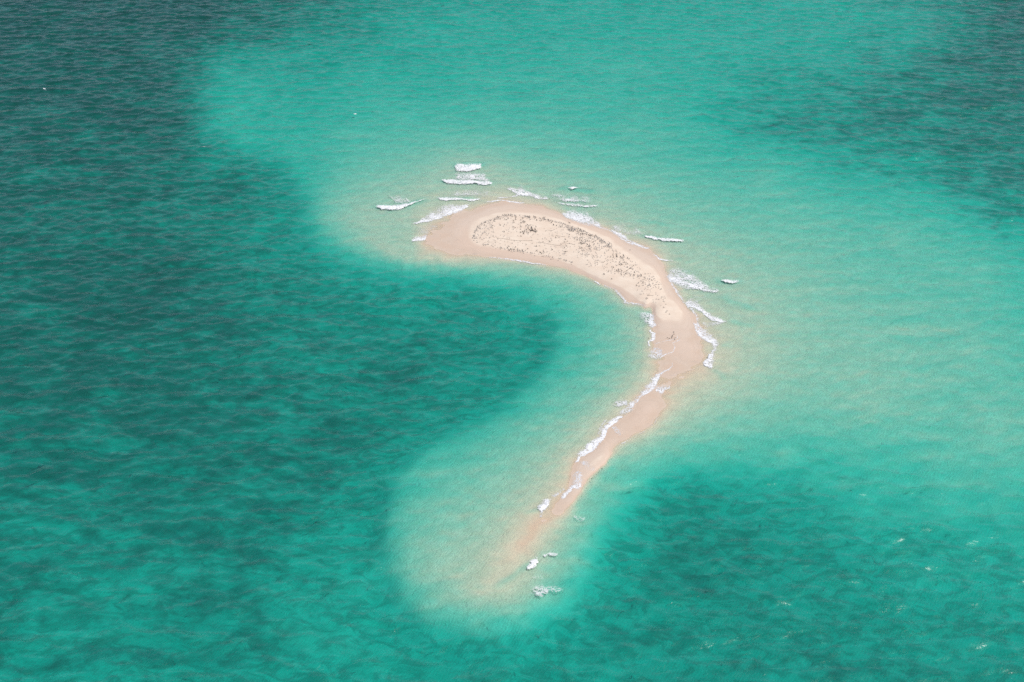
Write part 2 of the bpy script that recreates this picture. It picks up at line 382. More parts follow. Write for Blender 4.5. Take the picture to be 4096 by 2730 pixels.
al = g.ramp(g.math('ADD', val_, dn), .86, 1.62)
al = g.math('MULTIPLY', al, g.ramp(dn, .0, .45))
df = g.node("ShaderNodeBsdfDiffuse")
g.put(df.inputs[0], C4(.74, .735, .73))
g.l.new(g.bump(g.noise(1.6, detail=5, rough=.7), .5, .4), df.inputs["Normal"])
tr = g.node("ShaderNodeBsdfTransparent")
mx = g.node("ShaderNodeMixShader"); g.put(mx.inputs[0], al); g.l.new(tr.outputs[0], mx.inputs[1]); g.l.new(df.outputs[0], mx.inputs[2])
M_FOAM = g.done(mx.outputs[0])

def plain(name, c, c2=None, rough=.7, scale=8.0):
    g = G(name)
    p = g.node("ShaderNodeBsdfPrincipled"); p.inputs["Roughness"].default_value = rough
    g.put(p.inputs["Base Color"], g.mix(g.noise(scale, detail=3), C4(*c), C4(*(c2 or c))))
    return g.done(p.outputs[0])
M_DARK = plain("dark_feathers", (.012, .010, .009), (.03, .024, .02))
M_WHITE = plain("white_feathers", (.72, .70, .67), (.8, .79, .77))
M_GREY = plain("grey_feathers", (.16, .155, .155), (.25, .245, .245))
M_BILL = plain("bill", (.35, .26, .08), (.45, .34, .12))
M_LEG = plain("leg_skin", (.10, .09, .05), (.16, .13, .08))
M_WOOD = plain("weathered_wood", (.05, .038, .03), (.10, .08, .065), .85)
M_WRACK = plain("dried_weed", (.12, .095, .07), (.22, .18, .14), .9)

# ------------------------------------------------------------------ building helpers
def link_mesh(name, verts, faces, mats, smooth=True, parent=None, mi=None):
    me = bpy.data.meshes.new(name)
    me.from_pydata([tuple(v) for v in verts], [], faces)
    for m in mats: me.materials.append(m)
    if mi is not None: me.polygons.foreach_set("material_index", mi)
    if smooth: me.polygons.foreach_set("use_smooth", [True] * len(me.polygons))
    o = bpy.data.objects.new(name, me); col.objects.link(o)
    if parent: o.parent = parent
    return o

def np_mesh(name, V, Q, mat, attrs=None):
    me = bpy.data.meshes.new(name)
    me.vertices.add(len(V)); me.vertices.foreach_set("co", np.ascontiguousarray(V, np.float32).ravel())
    me.loops.add(Q.size); me.loops.foreach_set("vertex_index", np.ascontiguousarray(Q, np.int32).ravel())
    me.polygons.add(len(Q)); me.polygons.foreach_set("loop_start", np.arange(0, Q.size, 4, dtype=np.int32))
    me.polygons.foreach_set("use_smooth", np.ones(len(Q), bool))
    me.update(calc_edges=True)
    for k, a in (attrs or {}).items():
        at = me.attributes.new(k, 'FLOAT', 'POINT'); at.data.foreach_set("value", np.ascontiguousarray(a, np.float32).ravel())
    me.materials.append(mat)
    o = bpy.data.objects.new(name, me); col.objects.link(o)
    return o

def quads(ny, nx):
    idx = np.arange(nx * ny).reshape(ny, nx)
    return np.stack([idx[:-1, :-1], idx[:-1, 1:], idx[1:, 1:], idx[1:, :-1]], -1).reshape(-1, 4)

def tag(o, label, cat=None, group=None, kind=None):
    o["label"] = label
    if cat: o["category"] = cat
    if group: o["group"] = group
    if kind: o["kind"] = kind
    return o

# ------------------------------------------------------------------ sea
V = np.stack([WX + CHX, WY + CHY, WZ], -1).reshape(-1, 3)
Q = quads(NYW, NXW)
FAR = 15000.0
xx, yy = [-FAR, X0, X1, FAR], [-FAR, Y0, Y1, FAR + 5000]
ov = np.array([(a, b, 0.0) for b in yy for a in xx]); n0 = len(V)
oq = np.array([[n0 + j * 4 + i, n0 + j * 4 + i + 1, n0 + j * 4 + i + 5, n0 + j * 4 + i + 4] for j in range(3) for i in range(3) if not (i == 1 and j == 1)])
o = np_mesh("sea", np.vstack([V, ov]), np.vstack([Q, oq]), M_SEA)
tag(o, "clear turquoise sea with small waves, teal over the deep parts", kind="structure")

# ------------------------------------------------------------------ sea floor and sandbar
S2 = 1.8
ax_, ay_ = np.arange(X0, X1 + 1, S2), np.arange(Y0, Y1 + 1, S2)
BX, BY = np.meshgrid(ax_, ay_)
BZ = floor_z(BX, BY)
BZ = BZ - .4 * np.clip((BZ + .36) / .25, 0, 1)          # tucked under the sandbar, which is a sheet of its own
V = np.stack([BX, BY, BZ], -1).reshape(-1, 3)
ov = np.array([(-FAR, -FAR, -11.0), (FAR, -FAR, -11.0), (FAR, FAR + 5000, -11.0), (-FAR, FAR + 5000, -11.0)])
n0 = len(V)
o = np_mesh("seabed", np.vstack([V, ov]), np.vstack([quads(*BX.shape), [[n0, n0 + 1, n0 + 2, n0 + 3]]]), M_SAND,
            {"weed": np.append(sample(WEED, BX, BY).ravel(), [.5] * 4)})
tag(o, "sandy sea floor with dark weed patches showing through the water", kind="structure")

bx, by = ground([p[0] for p in line1], [p[1] for p in line1])
ax_, ay_ = np.arange(bx.min() - 8, bx.max() + 8, .65), np.arange(by.min() - 8, by.max() + 8, .65)
BX, BY = np.meshgrid(ax_, ay_)
BZ = floor_z(BX, BY)
Q = quads(*BX.shape)
keep = (BZ.ravel()[Q] > -.46).all(1)
Q = Q[keep]
used, inv = np.unique(Q, return_inverse=True)
V = np.stack([BX, BY, BZ - .25 * np.clip((-.30 - BZ) / .16, 0, 1)], -1).reshape(-1, 3)[used]
o = np_mesh("sandbar", V, inv.reshape(-1, 4), M_SAND, {"weed": np.zeros(len(V))})
tag(o, "long pale crescent sandbar curving through turquoise water, broad head and narrow tail", kind="structure")

def top_z(x, y):
    return np.maximum(surf_z(x, y), floor_z(x, y))

# ------------------------------------------------------------------ foam and breakers
def resample(pl, n):
    p = np.array(pl, float); d = np.append(0, np.cumsum(np.hypot(*np.diff(p, axis=0).T)))
    t = np.linspace(0, d[-1], n)
    # gentle smoothing of the corners
    q = np.stack([np.interp(t, d, p[:, 0]), np.interp(t, d, p[:, 1])], 1)
    for _ in range(2):
        q[1:-1] = .25 * q[:-2] + .5 * q[1:-1] + .25 * q[2:]
    return q

def foam_sheet(name, lead, trail, front=.75, back=.25, lift=.0, ends=.12, seed=0, parent=None, spread=1.0):
    lead, trail = np.array(world_line(lead)), np.array(world_line(trail))
    L = max(np.hypot(*np.diff(lead, axis=0).T).sum(), np.hypot(*np.diff(trail, axis=0).T).sum())
    nu = int(np.clip(L / .35, 12, 260))
    a, b = resample(lead, nu), resample(trail, nu)
    w = np.hypot(*(a - b).T).mean()
    nv = int(np.clip(w / .35, 6, 60))
    v = np.linspace(-.12, 1.12, nv)[None, :, None]
    P = a[:, None] * (1 - v) + b[:, None] * v
    x, y = P[..., 0], P[..., 1]
    kx = min(1.0, w / 1.6); x0, y0 = x, y
    x = x0 + kx * (.3 * vnoise(x0, y0, 2.4, 31 + seed) + .12 * vnoise(x0, y0, .9, 33 + seed)); y = y0 + kx * (.45 * vnoise(x0, y0, 2.4, 41 + seed) + .25 * vnoise(x0, y0, .9, 43 + seed))
    v = np.broadcast_to(v[..., 0], x.shape)
    u = np.broadcast_to(np.linspace(0, 1, nu)[:, None], x.shape)
    dens = front + (back - front) * np.clip(v, 0, 1) ** .8
    dens = dens +   .08 * vnoise(x, y, 2.6, 51 + seed) + .06 * vnoise(x, y, 7, 61 + seed)
    fade = np.clip((v + .12) / .24, 0, 1) * np.clip((1.12 - v) / .55, 0, 1) * np.clip(u / ends, 0, 1) * np.clip((1 - u) / ends, 0, 1)
    dens = np.clip(dens, 0, 1) * fade
    roll = .65 * lift * np.exp(-((v - .25) / .33) ** 2) * np.clip(fade * 1.5, 0, 1) * (1 + .3 * vnoise(x, y, 1.1, 71 + seed))
    zz = top_z(x, y) + .02 + roll + .02 * np.abs(vnoise(x, y, .8, 81 + seed))
    V = np.stack([x, y, zz], -1).reshape(-1, 3)
    c = V[:, :].mean(0)
    o = np_mesh(name, V - c, quads(nu, nv), M_FOAM, {"dens": dens})
    o.location = c
    if parent: o.parent = parent; o.location = c - np.array(parent.location)
    return o

up = lambda pl, d: [(a, b - d) for a, b in pl]
seed = 0
def breaker(label, lead, trail, lift=.35, front=1.0, back=.55, wake=None):
    global seed; seed += 1
    o = foam_sheet("breaking_wave", lead, trail, front, back, lift, .10, seed)
    tag(o, label, "wave", "waves breaking over the shoal")
    if wake:
        foam_sheet("foam_trail", wake[0], wake[1], *wake[2:], seed=seed + 100, parent=o)
    return o
def swash(label, lead, trail, front=.75, back=.25, ends=.10):
    global seed; seed += 1
    o = foam_sheet("foam", lead, trail, front, back, .0, ends, seed)
    return tag(o, label, "foam", "foam along the sandbar", "thing")

breaker("topmost breaking wave, a short white roller farthest off the sandbar's head", Z1([(985,310),(1060,324),(1130,320),(1240,285)]), Z1([(970,250),(1050,242),(1130,246),(1260,252)]), .4, 1.0, .75,
        (Z1([(960,395),(1080,400),(1200,400),(1330,425)]), Z1([(985,310),(1060,315),(1150,318),(1265,310)]), .62, .5))
breaker("long white breaking wave just below the topmost one, with lacy foam above it", Z1([(850,408),(930,438),(1050,442),(1180,442),(1280,452),(1358,432)]), Z1([(840,392),(950,385),(1060,392),(1180,395),(1270,405),(1345,415)]), .3, 1.0, .6)
breaker("leftmost breaking wave curling over the green shallows", Z1([(235,642),(300,678),(380,686),(450,685),(530,657),(620,622),(720,582)]), Z1([(240,628),(320,632),(400,632),(470,622),(560,608),(650,602),(725,573)]), .35, 1.0, .75,
        (Z1([(420,628),(500,622),(590,608)]), Z1([(335,520),(430,530),(530,570)]), .55, .48))
breaker("thin low breaker between the leftmost wave and the head of the sandbar", Z1([(800,585),(900,598),(980,592),(1050,588),(1150,602),(1250,575)]), Z1([(790,560),(900,558),(1000,562),(1060,576),(1160,580),(1250,563)]), .2, .92, .55)
breaker("small white breaker on a green swell off the upper right shore", Z1([(2040,485),(2090,498),(2145,480)]), Z1([(2040,468),(2090,466),(2145,465)]), .2, .9, .6)
breaker("white breaker on the right, level with the birds", Z3([(1740,440),(1950,508),(2130,538),(2250,555),(2370,548),(2560,560)]), Z3([(1740,420),(1950,445),(2130,470),(2250,485),(2370,490),(2560,510)]), .25, .95, .6)
breaker("small isolated breaker farthest right off the sandbar", Z4([(1960,255),(2050,280),(2130,284),(2215,262)]), Z4([(1965,228),(2050,222),(2130,232),(2210,240)]), .2, .9, .55)
breaker("white wave tumbling on the right-hand point of the sandbar", Z4([(1800,1225),(1785,1285),(1715,1345),(1728,1395),(1815,1430)]), Z4([(1890,1195),(1895,1275),(1875,1345),(1868,1395),(1860,1425)]), .3, .95, .6)
breaker("white wave plunging on the left of the narrow tail of the sandbar", Z6([(1650,385),(1605,432),(1552,488)]), Z6([(1640,312),(1555,365),(1508,430)]), .25, .9, .6)
breaker("bright white wave crest at the drowned tip of the sandbar", Z6([(1545,945),(1495,990),(1425,1010)]), Z6([(1532,872),(1468,915),(1408,985)]), .35, 1.0, .75,
        (Z6([(1560,885),(1640,885),(1730,865)]), Z6([(1540,865),(1640,845),(1730,840)]), .5, .4))
breaker("tiny whitecap on a green swell in the open water above the sandbar", FU([(1413,459),(1421,462),(1429,459)]), FU([(1413,456),(1421,457.5),(1429,456)]), .15, 1.0, .9)
breaker("tiny whitecap in the dark water near the upper left corner", FU([(171,361),(176,362),(183,361.5)]), FU([(171,358.5),(176,359),(183,360)]), .15, .95, .8)
breaker("tiny whitecap in the dark water left of the turquoise shelf", FU([(811,591),(816,591.8),(822,591)]), FU([(811,588.8),(816,589),(822,589)]), .12, .95, .8)

swash("broad band of white surf running up the left shoulder of the sandbar", Z1([(560,822),(640,808),(720,803),(820,773),(900,738),(1000,712),(1080,672),(1158,627)]), Z1([(650,785),(690,745),(740,690),(800,650),(870,612),(950,612),(1050,632),(1140,612)]), .95, .38)
swash("patch of surf at the left point of the sandbar", Z1([(560,980),(640,974),(722,966)]), Z1([(585,948),(650,922),(760,895)]), .92, .4)
swash("lacy foam wash between the left point and the surf band above it", Z1([(700,925),(780,880),(850,840)]), Z1([(570,900),(640,830),(760,800)]), .40, .30)
swash("thin foam line along the top edge of the sandbar", Z1([(1255,615),(1350,604),(1430,594),(1520,611),(1600,624),(1670,622)]), Z1([(1255,605),(1350,592),(1430,582),(1520,598),(1600,611),(1670,610)]), .8, .55)
swash("short foam streak above the top edge of the sandbar", Z1([(1380,575),(1480,570),(1595,545)]), Z1([(1385,563),(1480,557),(1590,533)]), .75, .5)
swash("slanting band of foam above the top right shore of the sandbar", Z1([(1455,475),(1530,514),(1600,548),(1690,555),(1800,588),(1900,585)]), Z1([(1460,455),(1560,468),(1620,438),(1690,490),(1770,528),(1890,565)]), .85, .35)
swash("foam streaks trailing right from the upper shore", Z1([(1930,618),(2050,643),(2150,650),(2250,660),(2360,645)]), Z1([(1930,600),(2050,618),(2150,622),(2250,630),(2360,620)]), .75, .35)
swash("wide sheet of lacy foam washing the upper right shore", Z3([(190,20),(330,112),(560,198),(830,248),(1020,300)]), Z3([(300,-60),(500,-70),(760,-20),(880,100),(1000,235)]), .78, .42)
swash("foam edge on the shore right of the bird colony", Z3([(1085,322),(1260,412),(1450,543),(1600,604),(1730,664),(1850,694),(1930,670)]), Z3([(1100,300),(1300,365),(1450,430),(1500,515),(1640,575),(1800,632),(1930,640)]), .88, .5)
swash("short foam lip below the breaker level with the birds", Z3([(1925,775),(2050,895),(2150,915),(2350,925)]), Z3([(1925,745),(2050,850),(2150,885),(2350,905)]), .85, .5)
swash("lacy foam spread over the shallows beside the sandbar's right shoulder", Z4([(1225,205),(1330,285),(1500,345),(1650,365),(1750,390),(1850,415),(1975,388)]), Z4([(1200,60),(1350,30),(1500,60),(1640,120),(1720,240),(1830,310),(1950,370)]), .88, .33)
swash("tongue of foam on the right flank, above the long beach", Z4([(1445,542),(1570,613),(1690,664),(1790,744),(1840,785),(1950,800),(2075,792)]), Z4([(1500,470),(1620,500),(1720,580),(1800,660),(1880,705),(1980,760),(2070,778)]), .9, .42)
swash("thin web of foam between the two tongues on the right flank", Z4([(1500,510),(1640,540),(1760,490)]), Z4([(1600,430),(1720,420),(1860,400)]), .38, .25)
swash("foam band below the tongue, running down to the right-hand point", Z4([(1578,800),(1640,953),(1700,1024),(1800,1084),(1880,1140),(1950,1100)]), Z4([(1620,800),(1740,880),(1830,880),(1900,950),(1940,1040),(1965,1080)]), .9, .38)
swash("faint foam web on the sand shelf by the right-hand point", Z4([(1860,1130),(1850,1190),(1830,1240)]), Z4([(1950,1090),(1920,1160),(1880,1230)]), .6, .4)
swash("fan of lacy foam on the inner shore below the bird colony", Z4([(1080,680),(1050,695),(1070,745),(1065,790),(1090,840),(1064,872),(1044,892)]), Z4([(820,650),(835,700),(865,760),(900,805),(960,845),(1000,875),(1010,892)]), .72, .45)
swash("foam lip by the narrow inner bay beach", Z4([(1040,890),(1025,930),(1080,960),(1090,1000),(1064,1050),(1000,1070),(1005,1150)]), Z4([(1005,890),(995,930),(1020,975),(1020,1010),(985,1050),(965,1070),(975,1150)]), .92, .6)
swash("thin curved foam thread below the small party of birds", Z4([(1070,1100),(1150,1080),(1300,1055),(1388,1025),(1375,985)]), Z4([(1070,1091),(1150,1070),(1300,1044),(1378,1016),(1364,985)]), .72, .5, .04)
swash("second foam thread looping on the wet sand", Z4([(1418,1048),(1322,1092),(1350,1150),(1325,1202),(1222,1245),(1105,1310)]), Z4([(1412,1038),(1308,1088),(1338,1146),(1312,1192),(1216,1232),(1095,1290)]), .72, .55, .04)
swash("web of foam left of the looping thread", Z4([(1190,1170),(1200,1230),(1110,1310)]), Z4([(990,1110),(960,1200),(960,1290)]), .5, .5)
swash("faint foam thread at the neck of the sandbar's tail", Z4([(1310,1345),(1324,1392),(1254,1452),(1150,1496)]), Z4([(1300,1345),(1312,1388),(1245,1440),(1140,1482)]), .62, .5, .04)
swash("long ribbon of foam along the inner side of the tail", Z5([(1805,300),(1762,348),(1684,384),(1655,430),(1645,480),(1624,533),(1563,573),(1484,629),(1405,694),(1393,752),(1313,814)]), Z5([(1690,335),(1640,375),(1590,405),(1555,455),(1505,505),(1435,565),(1380,635),(1330,680),(1250,760),(1150,840)]), .85, .45)
swash("side streak of foam off the ribbon on the tail's inner side", Z5([(1130,712),(1230,724),(1340,712)]), Z5([(1200,680),(1280,625),(1350,630)]), .62, .42)
swash("triangle of foam crossing to the outer side of the tail", Z5([(1622,562),(1690,595),(1742,548),(1800,516)]), Z5([(1636,495),(1690,482),(1740,488),(1792,506)]), .75, .5)
swash("brightest surf on the inner side of the tail", Z5([(1320,805),(1270,852),(1192,912),(1124,972),(1094,1062),(1004,1152),(962,1202),(882,1242),(820,1255)]), Z5([(1150,835),(1120,862),(1100,905),(1045,962),(1010,1032),(905,1105),(865,1145),(795,1205),(780,1222)]), 1.0, .62, .06)
swash("lacy patch on the middle of the tail's sand", Z5([(1212,1035),(1208,980),(1165,928)]), Z5([(1262,1030),(1280,960),(1210,912)]), .55, .5)
swash("foam dribble below the brightest surf", Z5([(850,1240),(840,1290),(800,1320)]), Z5([(815,1235),(800,1285),(775,1315)]), .85, .5)
swash("foam flecks on the sand near the tail's narrow end", Z5([(880,1290),(960,1345),(1010,1392)]), Z5([(820,1320),(880,1400),(940,1430)]), .5, .42)
swash("foam at the narrow end of the tail, upper patch", Z5([(800,1405),(868,1442),(855,1568)]), Z5([(750,1420),(740,1490),(738,1568)]), .72, .55)
swash("foam at the narrow end of the tail, lower hook", Z6([(1940,235),(1860,258),(1800,305),(1775,358)]), Z6([(1900,200),(1830,225),(1765,290),(1745,345)]), .92, .6)
swash("foam dabs between the plunging wave and the tail's lower hook", Z6([(1800,250),(1740,290),(1690,330)]), Z6([(1770,228),(1700,268),(1640,320)]), .68, .5)
swash("scattered foam right of the tail's end over the dark drop", Z6([(1850,500),(1930,560),(2000,540)]), Z6([(1840,480),(1920,490),(1990,500)]), .36, .30, .2)
swash("net of foam floating beyond the drowned tip", Z6([(1440,1250),(1560,1255),(1700,1230),(1830,1225)]), Z6([(1440,1170),(1560,1120),(1680,1150),(1830,1190)]), .42, .38, .2)
swash("small foam net right above the floating one", Z6([(1470,1110),(1540,1110),(1620,1090)]), Z6([(1480,1070),(1540,1060),(1620,1050)]), .36, .34)
swash("thin foam line along the lower shore under the birds", Z2([(690,995),(920,1006),(1100,1030),(1300,1062),(1500,1105),(1840,1150)]), Z2([(690,984),(920,986),(1100,1008),(1300,1035),(1500,1062),(1840,1135)]), .8, .6, .05)
swash("short foam lip on the inner shore below the colony's middle", Z3([(830,1292),(880,1335),(950,1372)]), Z3([(840,1278),(900,1315),(965,1362)]), .85, .6)
swash("foam cusp on the inner shore where the beach turns down", Z4([(560,402),(625,450),(672,505),(694,520),(672,560)]), Z4([(555,412),(612,462),(640,510),(655,530),(655,560)]), .85, .55)
swash("faint foam wash on the lower left sand", Z2([(60,880),(300,940),(520,960)]), Z2([(60,830),(300,860),(560,880)]), .22, .18)

swash("loose foam web between the second roller and the thin low breaker", Z1([(900,560),(1100,545),(1400,560)]), Z1([(950,470),(1120,465),(1380,480)]), .46, .30, .2)
swash("loose foam web right of the slanting band above the top shore", Z1([(1900,590),(2100,612),(2340,618)]), Z1([(1800,480),(2000,510),(2300,540)]), .46, .26, .2)
swash("loose foam web off the shore right of the bird colony", Z3([(1100,290),(1450,420),(1900,440)]), Z3([(1050,180),(1350,150),(1650,230)]), .46, .30, .2)
swash("faint foam streaks beside the beach above the right-hand point", Z4([(1700,880),(1860,860),(2040,800)]), Z4([(1640,780),(1760,760),(1900,800)]), .46, .32, .2)
swash("thin swash line following the upper right shore past the bird colony", FU([(2300,893),(2380,908),(2430,923),(2470,945),(2510,975),(2560,992)]), FU([(2302,886),(2383,899),(2436,914),(2478,936),(2517,965),(2565,984)]), .62, .4, .08)
swash("thin swash line down the right flank between the lacy spread and the point", FU([(2660,1090),(2690,1150),(2716,1190),(2748,1225),(2782,1262),(2788,1300),(2795,1335)]), FU([(2672,1088),(2702,1146),(2728,1184),(2760,1219),(2794,1258),(2800,1298),(2808,1332)]), .6, .4, .08)
swash("thin swash line along the inner bay from the colony to the beach", FU([(2404,1134),(2455,1156),(2484,1177),(2510,1207),(2552,1214),(2592,1227)]), FU([(2400,1140),(2450,1163),(2477,1184),(2503,1215),(2548,1223),(2588,1235)]), .55, .4, .08)
swash("thin swash line down the outer edge of the tail", Z5([(1690,800),(1620,880),(1500,980),(1350,1062),(1248,1115),(1205,1140)]), Z5([(1702,803),(1632,890),(1508,993),(1356,1074),(1258,1126),(1213,1153)]), .42, .35, .1)
swash("thin swash line round the lower side of the right-hand point", Z5([(2110,292),(2000,340),(1880,378),(1760,400)]), Z5([(2114,306),(2004,354),(1884,390),(1762,411)]), .40, .35, .1)
swash("foam thread on the inner side of the tail between the ribbon and the brightest surf", Z5([(1130,850),(1060,955),(1030,1030)]), Z5([(1090,860),(1020,960),(985,1030)]), .5, .3, .1)
swash("wash of foam under the plunging wave along the drowned spine", Z6([(1680,330),(1600,450),(1560,540)]), Z6([(1640,330),(1545,470),(1520,560)]), .45, .35, .15)

# ------------------------------------------------------------------ driftwood and strand lines
def tube(pts, radii, n=6):
    V, F = [], []
    pts = [Vector(p) for p in pts]
    for i, p in enumerate(pts):
        d = (pts[min(i + 1, len(pts) - 1)] - pts[max(i - 1, 0)]).normalized()
        q = d.to_track_quat('Z', 'Y')
        V += [p + q @ Vector((radii[i] * math.cos(2 * math.pi * k / n), radii[i] * math.sin(2 * math.pi * k / n), 0)) for k in range(n)]
        if i:
            a, b = (i - 1) * n, i * n
            F += [(a + k, a + (k + 1) % n, b + (k + 1) % n, b + k) for k in range(n)]
    F.append(tuple(range(n - 1, -1, -1))); F.append(tuple(range((len(pts) - 1) * n, len(pts) * n)))
    return V, F
def gz(x, y): return float(floor_z(np.array([x]), np.array([y]))[0])
def at(px, py):
    x, y = ground(px * K, py * K, 1.0); x, y = float(x), float(y)
    return Vector((x, y, gz(x, y)))
def branchy(name, runs, mat):
    V, F = [], []
    for pts, rad in runs:
        v, f = tube(pts, rad); n = len(V); V += v; F += [tuple(i + n for i in q) for q in f]
    c = V[0].copy()
    return V, F, c
base = at(2121, 925)
def run(pp, r0, r1, lift=0.12):
    p = [at(a, b) for a, b in pp]
    return [Vector((q.x - base.x, q.y - base.y, q.z - base.z + r0 + lift * math.sin(3.1 * i / max(1, len(p) - 1)))) for i, q in enumerate(p)], [r0 + (r1 - r0) * i / (len(p) - 1) for i in range(len(p))]
v, f = tube(*run([(2121,925),(2128,925.5),(2133,927),(2139,930),(2146,932)], .2, .1))
log = link_mesh("driftwood", v, f, [M_WOOD]); log.location = base
tag(log, "dark driftwood log lying among the black birds on the sand crest", "driftwood")
for pp in ([(2128,925.5),(2126,921),(2125,916)], [(2133,927),(2131,921),(2129,918)], [(2143,931),(2141,925),(2139,920)]):
    v, f = tube(*run(pp, .11, .04, .35)); link_mesh("branch", v, f, [M_WOOD], parent=log)

def strand(label, pp, wid=.16):
    p = densify([(a, b) for a, b in pp], 2.2, False)
    rs = random.Random(len(label))
    V, F = [], []
    c = at(*p[0])
    for a, b in p:
        
        q = at(a + rs.uniform(-1, 1), b + rs.uniform(-.5, .5))
        l, ang, w, h = rs.uniform(.6, 1.3), rs.uniform(-.5, .5), wid * rs.uniform(.5, 1.3), rs.uniform(.03, .08)
        dx, dy = math.cos(ang) * l / 2, math.sin(ang) * l / 2; ex, ey = -math.sin(ang) * w / 2, math.cos(ang) * w / 2
        n = len(V); q = q - c
        V += [q + Vector((-dx, -dy, -.03)), q + Vector((ex, ey, h)), q + Vector((dx, dy, -.03)), q + Vector((-ex, -ey, h * .6)), q + Vector((0, 0, h * 1.5))]
        F += [(n, n + 3, n + 4), (n + 3, n + 2, n + 4), (n + 2, n + 1, n + 4), (n + 1, n, n + 4)]
    o = link_mesh("strand_line", V, F, [M_WRACK]); o.location = c
    tag(o, label, "seaweed", "strand lines on the sand crest", "thing")
strand("longest dried weed line curving under the central birds", [(1988,951),(1995,956),(2010,955),(2025,958),(2047,961),(2060,963),(2085,964),(2105,963),(2130,964)])
strand("dried weed line high on the crest right of the driftwood", [(2180,927),(2190,922),(2205,925),(2212,923),(2218,919)])
strand("dried weed line on the right part of the crest", [(2222,945),(2235,946),(2245,949),(2258,949)])
strand("faint weed line low on the right of the crest", [(2248,977),(2262,978),(2280,977),(2296,982)])
strand("faint weed line below the middle of the crest", [(2155,968),(2180,974),(2215,981),(2245,985),(2270,988)], .12)
strand("weed tangle among the lower right birds", [(2494,1092),(2503,1089),(2512,1081),(2518,1076),(2528,1073)], .2)
strand("weed line by the tail end of the bird colony", [(2590,1184),(2598,1182),(2606,1183)], .2)

# ------------------------------------------------------------------ birds
def ball(V, F, MI, c, r, mat, nu=7, nv=5, tilt=0.0, under=None):
    n = len(V); q = Matrix.Rotation(tilt, 3, 'Y')
    V.append(c + q @ Vector((r[0], 0, 0)))
    for i in range(1, nv):
        a = math.pi * i / nv
        for k in range(nu):
            b = 2 * math.pi * (k + .5) / nu
            V.append(c + q @ Vector((r[0] * math.cos(a), r[1] * math.sin(a) * math.sin(b), r[2] * math.sin(a) * math.cos(b))))
    V.append(c + q @ Vector((-r[0], 0, 0))); last = len(V) - 1
    def put(fc, k):
        F.append(fc); b = math.cos(2 * math.pi * (k + 1) / nu)
        MI.append(under if (under is not None and b < -.15) else mat)
    for k in range(nu):
        put((n, n + 1 + k, n + 1 + (k + 1) % nu), k)
        for i in range(nv - 2):
            a = n + 1 + i * nu; put((a + k, a + nu + k, a + nu + (k + 1) % nu, a + (k + 1) % nu), k)
        a = n + 1 + (nv - 2) * nu; put((a + k, last, a + (k + 1) % nu), k)
def solid(V, F, MI, pts, faces, mat):
    n = len(V); V += [Vector(p) for p in pts]; F += [tuple(n + i for i in f) for f in faces]; MI += [mat] * len(faces)
def bird_mesh(name, s, back, flying=False, upright=.75):
    """standing height about s metres, facing +X; materials: back, white, bill, legs"""
    V, F, MI = [], [], []
    ball(V, F, MI, Vector((0, 0, .46)), (.34, .155, .16), 0, tilt=-upright, under=1)
    ball(V, F, MI, Vector((.20, 0, .72)), (.16, .075, .085), 0 if back is M_DARK else 1, tilt=-1.15, under=1)
    ball(V, F, MI, Vector((.28, 0, .87)), (.10, .075, .075), 0, under=None if back is M_DARK else 1)
    solid(V, F, MI, [(.36, .03, .87), (.36, -.03, .87), (.36, 0, .90), (.36, 0, .84), (.56, 0, .845)], [(0, 2, 4), (2, 1, 4), (1, 3, 4), (3, 0, 4)], 2)
    solid(V, F, MI, [(-.18, .09, .27), (-.18, -.09, .27), (-.46, .06, .09), (-.46, -.06, .09), (-.2, 0, .34), (-.46, 0, .12)], [(0, 1, 3, 2), (0, 2, 5, 4), (1, 4, 5, 3)], 0)
    if not flying:
        for sg in (1, -1):      # folded wing and leg
            ball(V, F, MI, Vector((-.05, sg * .13, .45)), (.38, .045, .135), 0, 6, 5, -upright)
            y = sg * .07
            solid(V, F, MI, [(.0, y - .018, .34), (.0, y + .018, .34), (.03, y, .34), (.02, y - .018, .0), (.02, y + .018, .0), (.05, y, .0), (.14, y - .06, .0), (.14, y + .06, .0)],
                  [(0, 3, 5, 2), (2, 5, 4, 1), (1, 4, 3, 0), (3, 6, 7, 4)], 3)
    else:
        for sg in (1, -1):
            P = [(.16, sg * .1, .55), (-.14, sg * .1, .48), (.20, sg * .55, .72), (-.10, sg * .5, .66), (-.02, sg * 1.15, .70), (-.16, sg * .9, .62), (-.16, sg * 1.35, .66)]
            P += [(a, b, c - .035) for a, b, c in P]
            fs = [(0, 1, 3, 2), (2, 3, 5, 4), (4, 5, 6), (7, 9, 10, 8), (9, 11, 12, 10), (11, 13, 12), (0, 2, 9, 7), (2, 4, 11, 9), (4, 6, 13, 11), (1, 8, 10, 3), (3, 10, 12, 5), (5, 12, 13, 6)]
            solid(V, F, MI, P, fs, 0)
    me = bpy.data.meshes.new(name)
    me.from_pydata([tuple(v * s) for v in V], [], F)
    for m in (back, M_WHITE, M_BILL, M_LEG): me.materials.append(m)
    me.polygons.foreach_set("material_index", MI); me.polygons.foreach_set("use_smooth", [True] * len(F))
    return me
ME_BIG, ME_BIGFLY = bird_mesh("seabird", .88, M_DARK), bird_mesh("flying_seabird", .9, M_DARK, True)
ME_TERN = bird_mesh("tern", .52, M_GREY, upright=.6)
ME_MID = bird_mesh("dark_tern", .66, M_DARK, upright=.6)

def place(me, name, px, py, label, group, heading=None, scale=1.0, lift=0.0):
    o = bpy.data.objects.new(name, me); col.objects.link(o)
    p = at(px, py)
    o.location = (p.x, p.y, max(p.z, 0.0) - .01 + lift)
    o.rotation_euler = (0, 0, heading if heading is not None else math.pi + random.gauss(.25, .5))
    o.scale = (scale,) * 3
    return tag(o, label, "bird", group)

